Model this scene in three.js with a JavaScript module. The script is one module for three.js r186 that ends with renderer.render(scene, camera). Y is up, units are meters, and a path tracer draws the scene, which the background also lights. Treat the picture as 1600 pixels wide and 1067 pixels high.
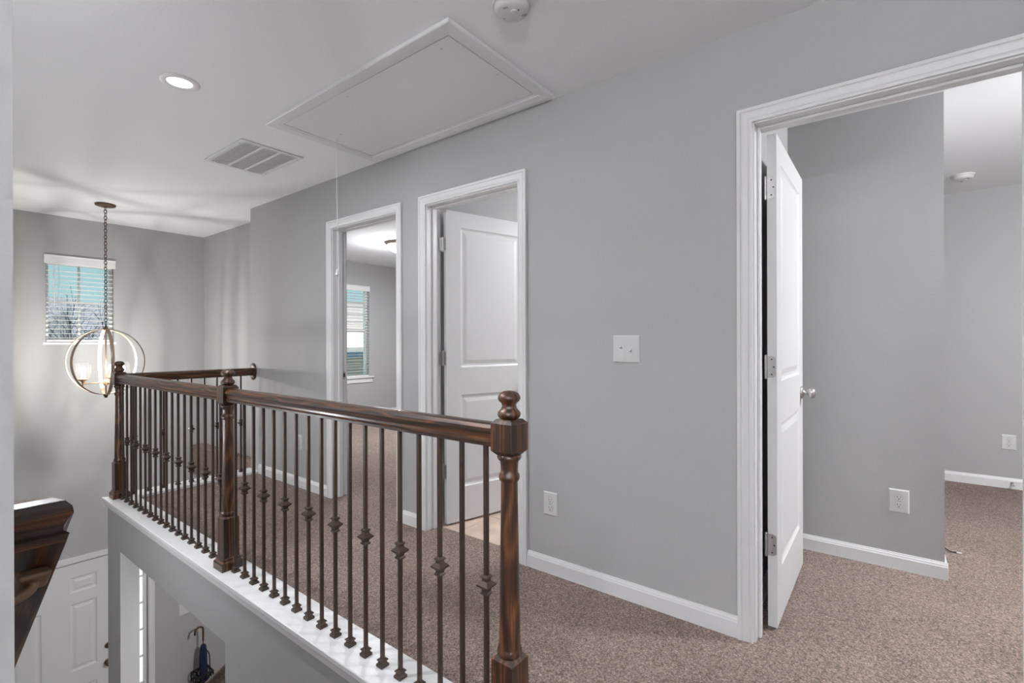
import * as THREE from 'three';
import { RoundedBoxGeometry } from 'three/addons/geometries/RoundedBoxGeometry.js';
import { mergeGeometries } from 'three/addons/utils/BufferGeometryUtils.js';
import { RectAreaLightUniformsLib } from 'three/addons/lights/RectAreaLightUniformsLib.js';

// ---------------------------------------------------------------- camera, sky, sun, exposure
RectAreaLightUniformsLib.init();
const scene = new THREE.Scene();
const renderer = new THREE.WebGLRenderer({ antialias: true });
renderer.toneMapping = THREE.LinearToneMapping;
renderer.toneMappingExposure = 1.07;
renderer.shadowMap.enabled = true;

const EYE = 1.1877;
const camera = new THREE.PerspectiveCamera(2 * Math.atan(533.5 / 763.98) * 180 / Math.PI, 1600 / 1067, 0.05, 200);
camera.position.set(0, EYE, 0);
camera.rotation.set(-0.000705, 0.65845, -0.002927, 'YXZ');

{ // clear sky: pale towards the horizon, teal blue higher up
  const W = 64, H = 64, d = new Float32Array(W * H * 4);
  for (let j = 0; j < H; j++) {
    const el = ((j + 0.5) / H - 0.5) * 180;
    const t = Math.min(1, Math.max(0, el / 40)), k = Math.pow(t, 0.6);
    const c = [0.50 + (0.10 - 0.50) * k, 0.70 + (0.42 - 0.70) * k, 0.72 + (0.50 - 0.72) * k];
    for (let i = 0; i < W; i++) { const o = (j * W + i) * 4; d[o] = c[0]; d[o + 1] = c[1]; d[o + 2] = c[2]; d[o + 3] = 1; }
  }
  const sky = new THREE.DataTexture(d, W, H, THREE.RGBAFormat, THREE.FloatType);
  sky.mapping = THREE.EquirectangularReflectionMapping; sky.magFilter = THREE.LinearFilter; sky.minFilter = THREE.LinearFilter; sky.needsUpdate = true;
  scene.background = sky;
}
const sun = new THREE.DirectionalLight(0xfff1e6, 6);
sun.position.set(-10, 60, 2); sun.target.position.set(-20, 0, -6); scene.add(sun, sun.target);
sun.shadow.camera.left = -50; sun.shadow.camera.right = 50; sun.shadow.camera.top = 50; sun.shadow.camera.bottom = -50; sun.shadow.camera.far = 150;
sun.shadow.mapSize.set(2048, 2048);

const CAN = 540, DOME = 5, DOME_DOWN = 115, BULB = 1.15, UPLIGHT = 1300, SCONCE = 1.5;      // lamp strengths
const CAN_COLOR = 0xf8faff, WARM = 0xfffcf8;

// ---------------------------------------------------------------- helpers
const V3 = (x, y, z) => new THREE.Vector3(x, y, z);
let seed = 7;
const rnd = () => { seed = (seed * 1664525 + 1013904223) >>> 0; return seed / 4294967296; };
const taken = new Map();
function numbered(n) { const k = taken.get(n) || 0; taken.set(n, k + 1); return k ? n + '_' + String(k).padStart(3, '0') : n; }
function thing(name, label, category, [x, y, z] = [0, 0, 0], turn = 0, group) {
  const o = new THREE.Group(); o.name = numbered(name); o.position.set(x, y, z); o.rotation.y = turn;
  o.userData = { label, category }; if (group) o.userData.group = group; scene.add(o); return o;
}
function setting(name, label, category) {
  const o = new THREE.Group(); o.name = name; o.userData = { kind: 'structure', label, category }; scene.add(o); return o;
}
function struct(name, geos, mat, label, category) {
  const m = new THREE.Mesh(merge(geos), mat); m.name = name; m.userData = { kind: 'structure', label, category }; scene.add(m); return m;
}
function part(name, geos, mat, parent, pos, label) {
  const m = new THREE.Mesh(Array.isArray(geos) ? merge(geos) : geos, mat); m.name = name;
  if (pos) m.position.set(...pos); if (label) m.userData.label = label; parent.add(m); return m;
}
function flat(g) { const n = g.index ? g.toNonIndexed() : g; return n; }
function merge(gs) {
  gs = (Array.isArray(gs) ? gs : [gs]).map(g => { const n = flat(g); for (const k of Object.keys(n.attributes)) if (!['position', 'normal', 'uv'].includes(k)) n.deleteAttribute(k); return n; });
  return gs.length > 1 ? mergeGeometries(gs) : gs[0];
}
// uv in metres, from the side a face looks to; grain = the axis that v follows
function metreUV(g, grain = 1, shift = 0) {
  g = flat(g); const p = g.attributes.position, n = g.attributes.normal, uv = new Float32Array(p.count * 2);
  for (let i = 0; i < p.count; i++) {
    const a = [p.getX(i), p.getY(i), p.getZ(i)], b = [Math.abs(n.getX(i)), Math.abs(n.getY(i)), Math.abs(n.getZ(i))];
    const ax = b[0] >= b[1] && b[0] >= b[2] ? 0 : b[1] >= b[2] ? 1 : 2;
    let vv = grain; if (vv === ax) vv = (ax + 1) % 3;
    const uu = 3 - ax - vv;
    uv[2 * i] = a[uu] + shift; uv[2 * i + 1] = a[vv] + shift * 1.7;
  }
  g.setAttribute('uv', new THREE.BufferAttribute(uv, 2)); return g;
}
function bx(x0, x1, y0, y1, z0, z1) {
  const g = new THREE.BoxGeometry(Math.abs(x1 - x0), Math.abs(y1 - y0), Math.abs(z1 - z0)); g.translate((x0 + x1) / 2, (y0 + y1) / 2, (z0 + z1) / 2); return metreUV(g);
}
function rbx(x0, x1, y0, y1, z0, z1, r = 0.003, s = 2, grain = 1) {
  const g = new RoundedBoxGeometry(Math.abs(x1 - x0), Math.abs(y1 - y0), Math.abs(z1 - z0), s, r); g.translate((x0 + x1) / 2, (y0 + y1) / 2, (z0 + z1) / 2); return metreUV(g, grain);
}
function lathe(pts, seg = 24) { const g = new THREE.LatheGeometry(pts.map(p => new THREE.Vector2(p[0], p[1])), seg); return g; }
function tube(pts, r, seg = 20, rad = 8) { return new THREE.TubeGeometry(new THREE.CatmullRomCurve3(pts.map(p => V3(...p))), seg, r, rad, false); }
function cyl(r0, r1, h, seg = 16) { return new THREE.CylinderGeometry(r0, r1, h, seg); }
function strip(a, b, closed = true, caps = true) { // a skin between two outlines with the same number of points
  const P = [], n = a.length, m = closed ? n : n - 1;
  for (let i = 0; i < m; i++) { const j = (i + 1) % n; P.push(a[i], b[i], b[j], a[i], b[j], a[j]); }
  if (caps && closed) {
    const tri = THREE.ShapeUtils.triangulateShape(outline2(a), []);
    for (const t of tri) { P.push(a[t[0]], a[t[1]], a[t[2]]); P.push(b[t[2]], b[t[1]], b[t[0]]); }
  }
  const g = new THREE.BufferGeometry().setFromPoints(P); g.computeVertexNormals();
  g.setAttribute('uv', new THREE.BufferAttribute(new Float32Array(P.length * 2), 2)); return g;
}
function outline2(a) { // drop the axis along which the outline spreads least
  const s = ['x', 'y', 'z'].map(k => Math.max(...a.map(p => p[k])) - Math.min(...a.map(p => p[k]))); const drop = s.indexOf(Math.min(...s));
  const ks = ['x', 'y', 'z'].filter((_, i) => i !== drop); return a.map(p => new THREE.Vector2(p[ks[0]], p[ks[1]]));
}
// outline (across, up) swept along a straight line, for boards along x or z
function sweep(profile, from, to, side, up = V3(0, 1, 0), grain) {
  const A = V3(...from), B = V3(...to), S = V3(...side);
  const at = o => profile.map(([s, u]) => o.clone().addScaledVector(S, s).addScaledVector(up, u));
  const g = strip(at(A), at(B)); return metreUV(g, grain === undefined ? (Math.abs(B.x - A.x) > Math.abs(B.z - A.z) ? 0 : 2) : grain);
}

// ---------------------------------------------------------------- textures and materials
const hash = (x, y, s) => { let h = (x * 374761393 + y * 668265263 + s * 974634777) | 0; h = Math.imul(h ^ (h >>> 13), 1274126177); return ((h ^ (h >>> 16)) >>> 0) / 4294967296; };
function vnoise(u, v, nx, ny, s) { // value noise that repeats every nx, ny cells
  const x = Math.floor(u), y = Math.floor(v), fx = u - x, fy = v - y, sx = fx * fx * (3 - 2 * fx), sy = fy * fy * (3 - 2 * fy);
  const h = (i, j) => hash(((i % nx) + nx) % nx, ((j % ny) + ny) % ny, s);
  return (h(x, y) * (1 - sx) + h(x + 1, y) * sx) * (1 - sy) + (h(x, y + 1) * (1 - sx) + h(x + 1, y + 1) * sx) * sy;
}
function tex(w, h, f, srgb, size) {
  const d = new Uint8Array(w * h * 4);
  for (let j = 0; j < h; j++) for (let i = 0; i < w; i++) { const c = f((i + 0.5) / w, (j + 0.5) / h), o = (j * w + i) * 4; d[o] = c[0]; d[o + 1] = c[1]; d[o + 2] = c[2]; d[o + 3] = 255; }
  const t = new THREE.DataTexture(d, w, h); t.magFilter = THREE.LinearFilter; t.minFilter = THREE.LinearMipmapLinearFilter; t.generateMipmaps = true;
  t.wrapS = t.wrapT = THREE.RepeatWrapping; if (srgb) t.colorSpace = THREE.SRGBColorSpace; t.repeat.set(1 / size[0], 1 / size[1]); t.needsUpdate = true; return t;
}
const clamp = v => Math.max(0, Math.min(255, v));
const carpetH = (u, v) => {
  const a = vnoise(u * 300, v * 300, 300, 300, 1), b = vnoise(u * 500, v * 500, 500, 500, 2), c = vnoise(u * 130, v * 130, 130, 130, 3);
  return 0.55 * a + 0.3 * b + 0.15 * c;
};
const carpetMap = tex(1024, 1024, (u, v) => {
  const t = carpetH(u, v), fine = vnoise(u * 512, v * 512, 512, 512, 9), big = vnoise(u * 5, v * 5, 5, 5, 4) * 0.6 + vnoise(u * 11, v * 7, 11, 7, 5) * 0.4;
  const k = 0.46 + 0.88 * t + 0.22 * (fine - 0.5) + 0.10 * (big - 0.5);
  return [clamp(143 * k), clamp(126 * k), clamp(117 * k)];
}, true, [1.3, 1.3]);
const carpetBump = tex(1024, 1024, (u, v) => { const t = clamp(255 * carpetH(u, v)); return [t, t, t]; }, false, [1.3, 1.3]);
const peel = tex(512, 512, (u, v) => { const t = 255 * (0.6 * vnoise(u * 90, v * 90, 90, 90, 21) + 0.4 * vnoise(u * 180, v * 180, 180, 180, 22)); return [t, t, t]; }, false, [0.6, 0.6]);
const woodAt = (u, v, s) => {
  const warp = vnoise(u * 3, v * 3, 3, 3, s) * 2.0 + vnoise(u * 7, v * 6, 7, 6, s + 1) * 0.8;
  const ring = 0.5 + 0.5 * Math.sin((u * 5 + warp) * 6.283);
  const fib = vnoise(u * 130, v * 9, 130, 9, s + 2), pore = vnoise(u * 240, v * 26, 240, 26, s + 3);
  return { ring, fib, pore };
};
const woodMap = tex(512, 1024, (u, v) => {
  const { ring, fib, pore } = woodAt(u, v, 31); let k = 0.08 + 0.66 * ring * ring * (0.55 + 0.45 * fib) + 0.24 * fib; if (pore < 0.27) k *= 0.55;
  return [clamp(26 + 110 * k), clamp(14 + 69 * k), clamp(7 + 38 * k)];
}, true, [0.16, 0.75]);
const woodBump = tex(512, 1024, (u, v) => { const { fib, pore } = woodAt(u, v, 31); const t = clamp(255 * (0.6 * fib + 0.4 * (pore < 0.27 ? 0 : 1))); return [t, t, t]; }, false, [0.16, 0.75]);
const plankMap = tex(512, 512, (u, v) => { const { ring, fib } = woodAt(u, v, 51); const k = 0.7 + 0.2 * ring + 0.2 * fib; return [clamp(158 * k), clamp(140 * k), clamp(122 * k)]; }, true, [0.6, 1.6]);
const tileMap = tex(256, 256, (u, v) => { const k = 0.9 + 0.16 * vnoise(u * 6, v * 6, 6, 6, 61) + 0.06 * vnoise(u * 40, v * 40, 40, 40, 62); return [clamp(205 * k), clamp(183 * k), clamp(166 * k)]; }, true, [0.5, 0.5]);
const shingleMap = tex(256, 256, (u, v) => { const k = 0.8 + 0.4 * vnoise(u * 40, v * 24, 40, 24, 71); return [clamp(128 * k), clamp(134 * k), clamp(146 * k)]; }, true, [3, 3]);
const grassMap = tex(256, 256, (u, v) => { const k = 0.7 + 0.5 * vnoise(u * 60, v * 60, 60, 60, 81); return [clamp(112 * k), clamp(124 * k), clamp(80 * k)]; }, true, [4, 4]);

const lin = (r, g, b) => new THREE.Color().setRGB(r, g, b);
const std = o => new THREE.MeshStandardMaterial(o);
const M = {
  wall: std({ color: lin(0.415, 0.415, 0.412), roughness: 0.8, bumpMap: peel, bumpScale: 0.0003 }),
  ceiling: std({ color: lin(0.85, 0.86, 0.87), roughness: 0.9, bumpMap: peel, bumpScale: 0.0005 }),
  trim: std({ color: lin(0.75, 0.75, 0.75), roughness: 0.35 }),
  door: std({ color: lin(0.70, 0.70, 0.70), roughness: 0.4 }),
  plastic: std({ color: lin(0.62, 0.62, 0.61), roughness: 0.35 }),
  slot: std({ color: lin(0.03, 0.03, 0.03), roughness: 0.6 }),
  carpet: std({ map: carpetMap, bumpMap: carpetBump, bumpScale: 0.004, roughness: 1 }),
  wood: new THREE.MeshPhysicalMaterial({ map: woodMap, bumpMap: woodBump, bumpScale: 0.0003, roughness: 0.38, clearcoat: 0.35, clearcoatRoughness: 0.18 }),
  iron: std({ color: lin(0.060, 0.038, 0.028), roughness: 0.42, metalness: 0.35 }),
  nickel: std({ color: lin(0.52, 0.51, 0.50), roughness: 0.32, metalness: 0.9 }),
  bronze: std({ color: lin(0.30, 0.20, 0.135), roughness: 0.38, metalness: 0.7 }),
  darkBronze: std({ color: lin(0.12, 0.075, 0.05), roughness: 0.45, metalness: 0.6 }),
  ringMetal: std({ color: lin(0.42, 0.32, 0.24), roughness: 0.35, metalness: 0.75 }),
  tile: std({ map: tileMap, roughness: 0.35 }),
  grout: std({ color: lin(0.45, 0.42, 0.38), roughness: 0.9 }),
  plank: std({ map: plankMap, roughness: 0.4 }),
  filter: std({ color: lin(0.6, 0.6, 0.6), roughness: 0.95 }),
  pane: new THREE.MeshPhysicalMaterial({ color: 0xffffff, transmission: 1, thickness: 0, roughness: 0.0, ior: 1.45 }),
  shade: new THREE.MeshPhysicalMaterial({ color: 0xffffff, transmission: 1, thickness: 0, roughness: 0.03, ior: 1.45 }),
  vinyl: std({ color: lin(0.78, 0.78, 0.78), roughness: 0.45 }),
  slat: new THREE.MeshPhysicalMaterial({ color: lin(0.8, 0.8, 0.8), roughness: 0.5 }),
  lensGlow: std({ color: 0xffffff, emissive: 0xffffff, emissiveIntensity: 3.0, roughness: 0.5 }),
  domeGlow: std({ color: 0xffffff, emissive: 0xfffaf4, emissiveIntensity: 1.6, roughness: 0.4 }),
  bulbGlow: std({ color: 0xffffff, emissive: 0xffe9cc, emissiveIntensity: 3, roughness: 0.4 }),
  navy: std({ color: lin(0.010, 0.018, 0.055), roughness: 0.75 }),
  black: std({ color: lin(0.012, 0.012, 0.012), roughness: 0.5 }),
  cable: std({ color: lin(0.02, 0.015, 0.015), roughness: 0.5 }),
  cord: std({ color: lin(0.7, 0.7, 0.68), roughness: 0.8 }),
  siding: std({ color: lin(0.80, 0.74, 0.73), roughness: 0.8 }),
  blueSiding: std({ color: lin(0.22, 0.36, 0.52), roughness: 0.8 }),
  shingle: std({ map: shingleMap, roughness: 0.95 }),
  darkGlass: std({ color: lin(0.03, 0.07, 0.10), roughness: 0.15 }),
  teal: std({ color: lin(0.10, 0.32, 0.36), roughness: 0.6 }),
  bark: std({ color: lin(0.06, 0.065, 0.08), roughness: 0.95 }),
  lawn: std({ map: grassMap, roughness: 1 }),
  leaf: std({ color: lin(0.12, 0.20, 0.05), roughness: 0.9 }),
  concrete: std({ color: lin(0.66, 0.66, 0.65), roughness: 0.9 }),
  brick: std({ color: lin(0.30, 0.34, 0.38), roughness: 0.9 }),
};

// ---------------------------------------------------------------- the shell
const CE = 2.42, LOW = -3.05, SOFFIT = -0.32, ZW = -2.10, ZB = -2.215, ZS = -0.08, XF = -6.40, XB = -6.55;
const JAMB = [[-3.340, -2.592], [-2.298, -1.584], [-0.420, 0.336]], HEAD = 2.037;   // bedroom, bathroom and front room doorways
const HATCH = { x0: -2.766, x1: -1.325, z0: -2.055, z1: -1.323, f: 0.068 };
const hx0 = HATCH.x0 + HATCH.f, hx1 = HATCH.x1 - HATCH.f, hz0 = HATCH.z0 + HATCH.f, hz1 = HATCH.z1 - HATCH.f;

struct('floor', [
  bx(-4.665, 3.0, SOFFIT, 0, -2.2, -1.2), bx(-0.95, 3.0, SOFFIT, 0, -1.2, 2.5),
  bx(-6.65, -2.40, SOFFIT, 0, -5.7, -2.2), bx(-0.62, 3.0, SOFFIT, 0, -5.7, -2.2),
], M.carpet, 'taupe cut pile carpet covering the landing and bedrooms', 'carpet');
struct('floor_foundation', [bx(-6.7, 0.2, LOW - 0.3, LOW, -3.2, 0.1)], M.plank, 'brown plank floor of the entrance hall downstairs', 'floor');
{ // bathroom floor tiles
  const t = setting('floor_bathroom', 'beige square tile floor of the bathroom behind the half open door', 'tile floor');
  part('grout_bed', bx(-2.40, -0.62, SOFFIT, -0.004, -4.3, -2.2), M.grout, t);
  const S = 0.33;
  for (let i = 0; i < 6; i++) for (let j = 0; j < 7; j++) {
    const x0 = -2.40 + i * S - 0.06, z1 = -2.203 - j * S; const xa = Math.max(x0, -2.399), xb = Math.min(x0 + S - 0.005, -0.62), za = Math.max(z1 - S + 0.005, -4.3);
    if (xb - xa > 0.02 && z1 - za > 0.02) part('tile', rbx(xa, xb, -0.012, 0.0, za, z1, 0.002, 1), M.tile, t);
  }
}
struct('ceiling', [
  bx(-6.7, 3.1, CE, CE + 0.12, -5.8, hz0), bx(-6.7, 3.1, CE, CE + 0.12, hz1, 2.6),
  bx(-6.7, hx0, CE, CE + 0.12, hz0, hz1), bx(hx1, 3.1, CE, CE + 0.12, hz0, hz1),
], M.ceiling, 'smooth white ceiling over the landing and rooms', 'ceiling');
struct('roof', [bx(-6.9, 3.3, CE + 0.45, CE + 0.6, -6.0, 2.8), bx(-6.9, 3.3, CE + 0.12, CE + 0.45, -6.0, -5.8), bx(-6.9, 3.3, CE + 0.12, CE + 0.45, 2.6, 2.8), bx(-6.9, -6.7, CE + 0.12, CE + 0.45, -5.8, 2.6), bx(3.1, 3.3, CE + 0.12, CE + 0.45, -5.8, 2.6)], M.shingle, 'flat shingled roof over the attic', 'roof');

const J = 0.018; // jamb thickness
{ // long hall wall with its three doorways
  const g = []; let x = -4.68;
  for (const [a, b] of JAMB) { g.push(bx(x, a - J, 0, CE, ZB, ZW)); g.push(bx(a - J, b + J, HEAD + J, CE, ZB, ZW)); x = b + J; }
  g.push(bx(x, 3.0, 0, CE, ZB, ZW));
  struct('wall_hall', g, M.wall, 'long light grey hall wall pierced by three white doorways', 'wall');
}
struct('wall_foyer', [bx(-6.6, -4.68, SOFFIT, CE, -2.46, -2.34), bx(-4.80, -4.68, SOFFIT, CE, -2.34, ZB), bx(-4.68, -4.665, SOFFIT, -0.0, -2.34, -2.1)], M.wall, 'light grey side wall of the two storey foyer', 'wall');
const WIN = { z0: -1.492, z1: -0.972, y0: 1.19, y1: 1.98 }, FD = { z0: -1.495, z1: -0.58, y1: -1.005 }, SL = { z0: -1.775, z1: -1.565, y1: -1.005 };
{ // front wall: window above, entrance door and sidelight below
  const X0 = -6.55, X1 = XF;
  struct('wall_front',[
    bx(X0, X1, -0.9, CE, WIN.z1, 0.1), bx(X0, X1, -0.9, CE, -2.46, WIN.z0), bx(X0, X1, WIN.y1, CE, WIN.z0, WIN.z1), bx(X0, X1, -0.9, WIN.y0, WIN.z0, WIN.z1),
    bx(X0, X1, FD.y1 + 0.02, -0.9, -3.1, 0.1), bx(X0, X1, -0.9, SOFFIT, -3.1, -2.46),
    bx(X0, X1, LOW, FD.y1 + 0.02, FD.z1 + 0.03, 0.1), bx(X0, X1, LOW, FD.y1 + 0.02, SL.z1, FD.z0 - 0.03), bx(X0, X1, LOW, FD.y1 + 0.02, -3.1, SL.z0),
  ], M.wall, 'light grey front wall of the foyer with the small blinded window', 'wall');
}
struct('wall_stair', [bx(-6.55, -0.68, LOW, CE, ZS, ZS + 0.13)], M.wall, 'light grey wall end close to the camera at the stairhead', 'wall');
struct('wall_landing', [bx(-0.80, -0.68, 0, CE, ZS + 0.13, 2.5), bx(-0.8, 1.72, 0, CE, 2.4, 2.52), bx(1.6, 1.72, 0, CE, ZW, 2.4)], M.wall, 'light grey walls of the landing behind the camera', 'wall');
struct('wall_balcony', [
  bx(-4.665, -0.95, SOFFIT, -0.001, -1.20, -1.055), bx(-4.70, -4.66, SOFFIT, -0.001, -2.34, -1.055),
  bx(-4.70, -4.39, LOW, SOFFIT, -1.169, -1.055), bx(-2.64, -0.95, LOW, SOFFIT, -1.169, -1.055),
], M.wall, 'light grey edge wall and pier below the balcony ledge', 'wall');
struct('wall_basement', [bx(-6.55, 0.12, LOW, SOFFIT, -3.12, -3.0), bx(0, 0.12, LOW, SOFFIT, -3.0, ZS)], M.wall, 'light grey walls of the entrance hall downstairs', 'wall');
struct('wall_bedroom', [
  bx(XB - 0.15, XB, 0, CE, -3.86, -2.46), bx(XB - 0.15, XB, 0, CE, -5.72, -4.76), bx(XB - 0.15, XB, 0, 0.62, -4.76, -3.86), bx(XB - 0.15, XB, 2.06, CE, -4.76, -3.86),
  bx(XB, -2.45, 0, CE, -5.72, -5.6), bx(-2.45, -2.335, 0, CE, -5.6, ZB),
], M.wall, 'light grey bedroom walls seen through the leftmost doorway', 'wall');
struct('wall_bathroom', [bx(-2.335, -0.6, 0, CE, -4.3, -4.18), bx(-0.6, -0.47, 0, CE, -5.6, ZB)], M.wall, 'light grey bathroom walls behind the half open door', 'wall');
struct('wall_closet', [bx(-0.47, 0.212, 0, CE, -5.5, -3.23)], M.wall, 'light grey wall block facing the open right door', 'wall');
struct('wall_room', [bx(-0.47, 3.0, 0, CE, -5.64, -5.52), bx(2.9, 3.02, 0, CE, -5.52, ZB)], M.wall, 'light grey far wall of the front room at right', 'wall');

// white ledge the balcony railing stands on
{
  const cap = [[0, 0], [0, 0.018], [-0.003, 0.02], [-0.176, 0.02], [-0.18, 0.016], [-0.18, 0.0]];
  const t = setting('trim_1', 'white painted ledge and moulding under the dark balcony railing', 'ledge');
  part('ledge_cap', [metreUV(strip([V3(-4.71, 0, -1.02), V3(-4.71, 0.017, -1.02), V3(-4.709, 0.02, -1.023), V3(-4.53, 0.02, -1.197), V3(-4.53, 0, -1.197)],
    [V3(-0.905, 0, -1.02), V3(-0.905, 0.017, -1.02), V3(-0.905, 0.02, -1.023), V3(-0.905, 0.02, -1.197), V3(-0.905, 0, -1.197)]), 0)], M.trim, t);
  part('ledge_cap', [bx(-4.71, -4.53, 0.0, 0.0195, -2.1, -1.15)], M.trim, t);
  const mold = [[0, 0], [0.026, 0], [0.026, -0.006], [0.018, -0.012], [0.012, -0.03], [0.012, -0.052], [0.006, -0.058], [0, -0.058]];
  part('moulding', [sweep(mold, [-4.70, 0, -1.055], [-0.95, 0, -1.055], [0, 0, 1])], M.trim, t);
  part('moulding', [sweep(mold, [-4.70, 0, -2.1], [-4.70, 0, -1.03], [-1, 0, 0])], M.trim, t);
}

// baseboards
const BB = [[0, 0], [0.013, 0], [0.013, 0.062], [0.0105, 0.066], [0.0095, 0.072], [0.006, 0.078], [0.0045, 0.084], [0, 0.084]];
const CW = 0.063; // casing plus reveal
{
  const add = (name, from, to, side, label) => struct(name, sweep(BB, from, to, side), M.trim, label, 'baseboard');
  add('baseboard_middle', [JAMB[1][1] + CW, 0, ZW], [JAMB[2][0] - CW, 0, ZW], [0, 0, 1], 'white baseboard under the double light switch');
  add('baseboard_between', [JAMB[0][1] + CW, 0, ZW], [JAMB[1][0] - CW, 0, ZW], [0, 0, 1], 'short white baseboard between the two left doorways');
  add('baseboard_left', [-4.525, 0, ZW], [JAMB[0][0] - CW, 0, ZW], [0, 0, 1], 'white baseboard behind the railing left of the doorways');
  add('baseboard_right', [JAMB[2][1] + CW, 0, ZW], [1.6, 0, ZW], [0, 0, 1], 'white baseboard right of the front room doorway');
  const g = setting('baseboard_closet', 'white baseboard turning the corner beside the vestibule outlet', 'baseboard');
  part('board', sweep(BB, [-0.47, 0, -3.23], [0.225, 0, -3.23], [0, 0, 1]), M.trim, g);
  part('board', sweep(BB, [0.212, 0, -5.52], [0.212, 0, -3.2302], [1, 0, 0]), M.trim, g);
  add('baseboard_vestibule', [-0.47, 0, -3.217], [-0.47, 0, ZB - 0.08], [1, 0, 0], 'white baseboard in the gap behind the open right door');
  add('baseboard_room', [0.225, 0, -5.52], [2.9, 0, -5.52], [0, 0, 1], 'white baseboard along the far wall of the right room');
  add('baseboard_bedroom', [XB, 0, -5.6], [XB, 0, -2.46], [1, 0, 0], 'white baseboard below the bedroom window');
}

// door casings: outline across (from the opening outwards) and thickness
const CAS = [[0, 0], [0, 0.009], [0.002, 0.011], [0.009, 0.012], [0.013, 0.0105], [0.016, 0.0105], [0.020, 0.013], [0.046, 0.0155], [0.049, 0.013], [0.052, 0.013], [0.056, 0.0175], [0.070, 0.0175], [0.072, 0.015], [0.072, 0]].map(([w, t]) => [w * 0.057 / 0.072, t]);
function casing(parent, a, b, top, bottom, map) { // a, b: edges of the opening along the wall
  const r = 0.006;
  const P = (s, y) => CAS.map(([w, t]) => map(s(w), y(w), t));
  const L = w => a - r - w, R = w => b + r + w, T = w => top + r + w, B = () => bottom;
  for (const [p, q] of [[[L, B], [L, T]], [[L, T], [R, T]], [[R, B], [R, T]]]) part('casing_board', metreUV(strip(P(...p), P(...q), true, false)), M.trim, parent);
}
function doorway(i, label, stopZ) {
  const [a, b] = JAMB[i], t = setting('trim_' + (i + 2), label, 'door frame');
  casing(t, a, b, HEAD, 0, (s, y, d) => V3(s, y, ZW + d));
  casing(t, a, b, HEAD, 0, (s, y, d) => V3(s, y, ZB - d));
  part('jamb', rbx(a - J, a, 0, HEAD + J, ZB, ZW, 0.0015, 1), M.trim, t); part('jamb', rbx(b, b + J, 0, HEAD + J, ZB, ZW, 0.0015, 1), M.trim, t);
  part('head_jamb', rbx(a, b, HEAD, HEAD + J, ZB, ZW, 0.0015, 1), M.trim, t);
  part('stop', rbx(a, a + 0.011, 0, HEAD, stopZ, stopZ + 0.034, 0.003, 2), M.trim, t); part('stop', rbx(b - 0.011, b, 0, HEAD, stopZ, stopZ + 0.034, 0.003, 2), M.trim, t);
  part('stop', rbx(a + 0.011, b - 0.011, HEAD - 0.011, HEAD, stopZ, stopZ + 0.034, 0.003, 2), M.trim, t);
  return t;
}
const tBed = doorway(0, 'white frame of the leftmost doorway leading to the bedroom', -2.178);
doorway(1, 'white frame of the middle doorway with the bathroom door', -2.178);
doorway(2, 'white frame of the large doorway at the right edge', -2.178);
{ // strike plate on the bedroom jamb
  const p = part('strike_plate', rbx(JAMB[0][0], JAMB[0][0] + 0.0015, 0.90, 0.957, -2.208, -2.18, 0.0006, 1), M.nickel, tBed, null, 'nickel strike plate');
  part('latch_hole', bx(JAMB[0][0] + 0.0012, JAMB[0][0] + 0.0018, 0.915, 0.942, -2.202, -2.187), M.slot, p);
}

// ---------------------------------------------------------------- doors
function doorLeaf(parent, w, h, t, rects, mat) { // along +x from the hinge edge, thickness about z = 0
  const sh = new THREE.Shape([new THREE.Vector2(0, 0), new THREE.Vector2(w, 0), new THREE.Vector2(w, h), new THREE.Vector2(0, h)]);
  for (const [x0, x1, y0, y1] of rects) sh.holes.push(new THREE.Path([new THREE.Vector2(x0, y0), new THREE.Vector2(x0, y1), new THREE.Vector2(x1, y1), new THREE.Vector2(x1, y0)]));
  const g = new THREE.ExtrudeGeometry(sh, { depth: t, bevelEnabled: false }); g.translate(0, 0, -t / 2);
  const leaf = part('leaf', metreUV(g), mat, parent);
  const lv = [[0, 0], [0.004, 0.004], [0.011, 0.0085], [0.017, 0.0095], [0.024, 0.0095], [0.046, 0.003], [0.050, 0.0025]];
  for (const [x0, x1, y0, y1] of rects) {
    const gs = [];
    for (const s of [1, -1]) {
      const ring = ([i, d]) => [V3(x0 + i, y0 + i, s * (t / 2 - d)), V3(x1 - i, y0 + i, s * (t / 2 - d)), V3(x1 - i, y1 - i, s * (t / 2 - d)), V3(x0 + i, y1 - i, s * (t / 2 - d))];
      for (let k = 0; k + 1 < lv.length; k++) gs.push(strip(ring(lv[k]), ring(lv[k + 1]), true, false));
      const r = ring(lv[lv.length - 1]), f = new THREE.BufferGeometry().setFromPoints([r[0], r[1], r[2], r[0], r[2], r[3]]); f.computeVertexNormals(); f.setAttribute('uv', new THREE.BufferAttribute(new Float32Array(12), 2)); gs.push(f);
    }
    part('panel', gs, mat, parent);
  }
  return leaf;
}
const twoPanels = (w, h) => [[0.105, w - 0.105, h - 1.016, h - 0.10], [0.105, w - 0.105, 0.22, h - 1.195]];
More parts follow.
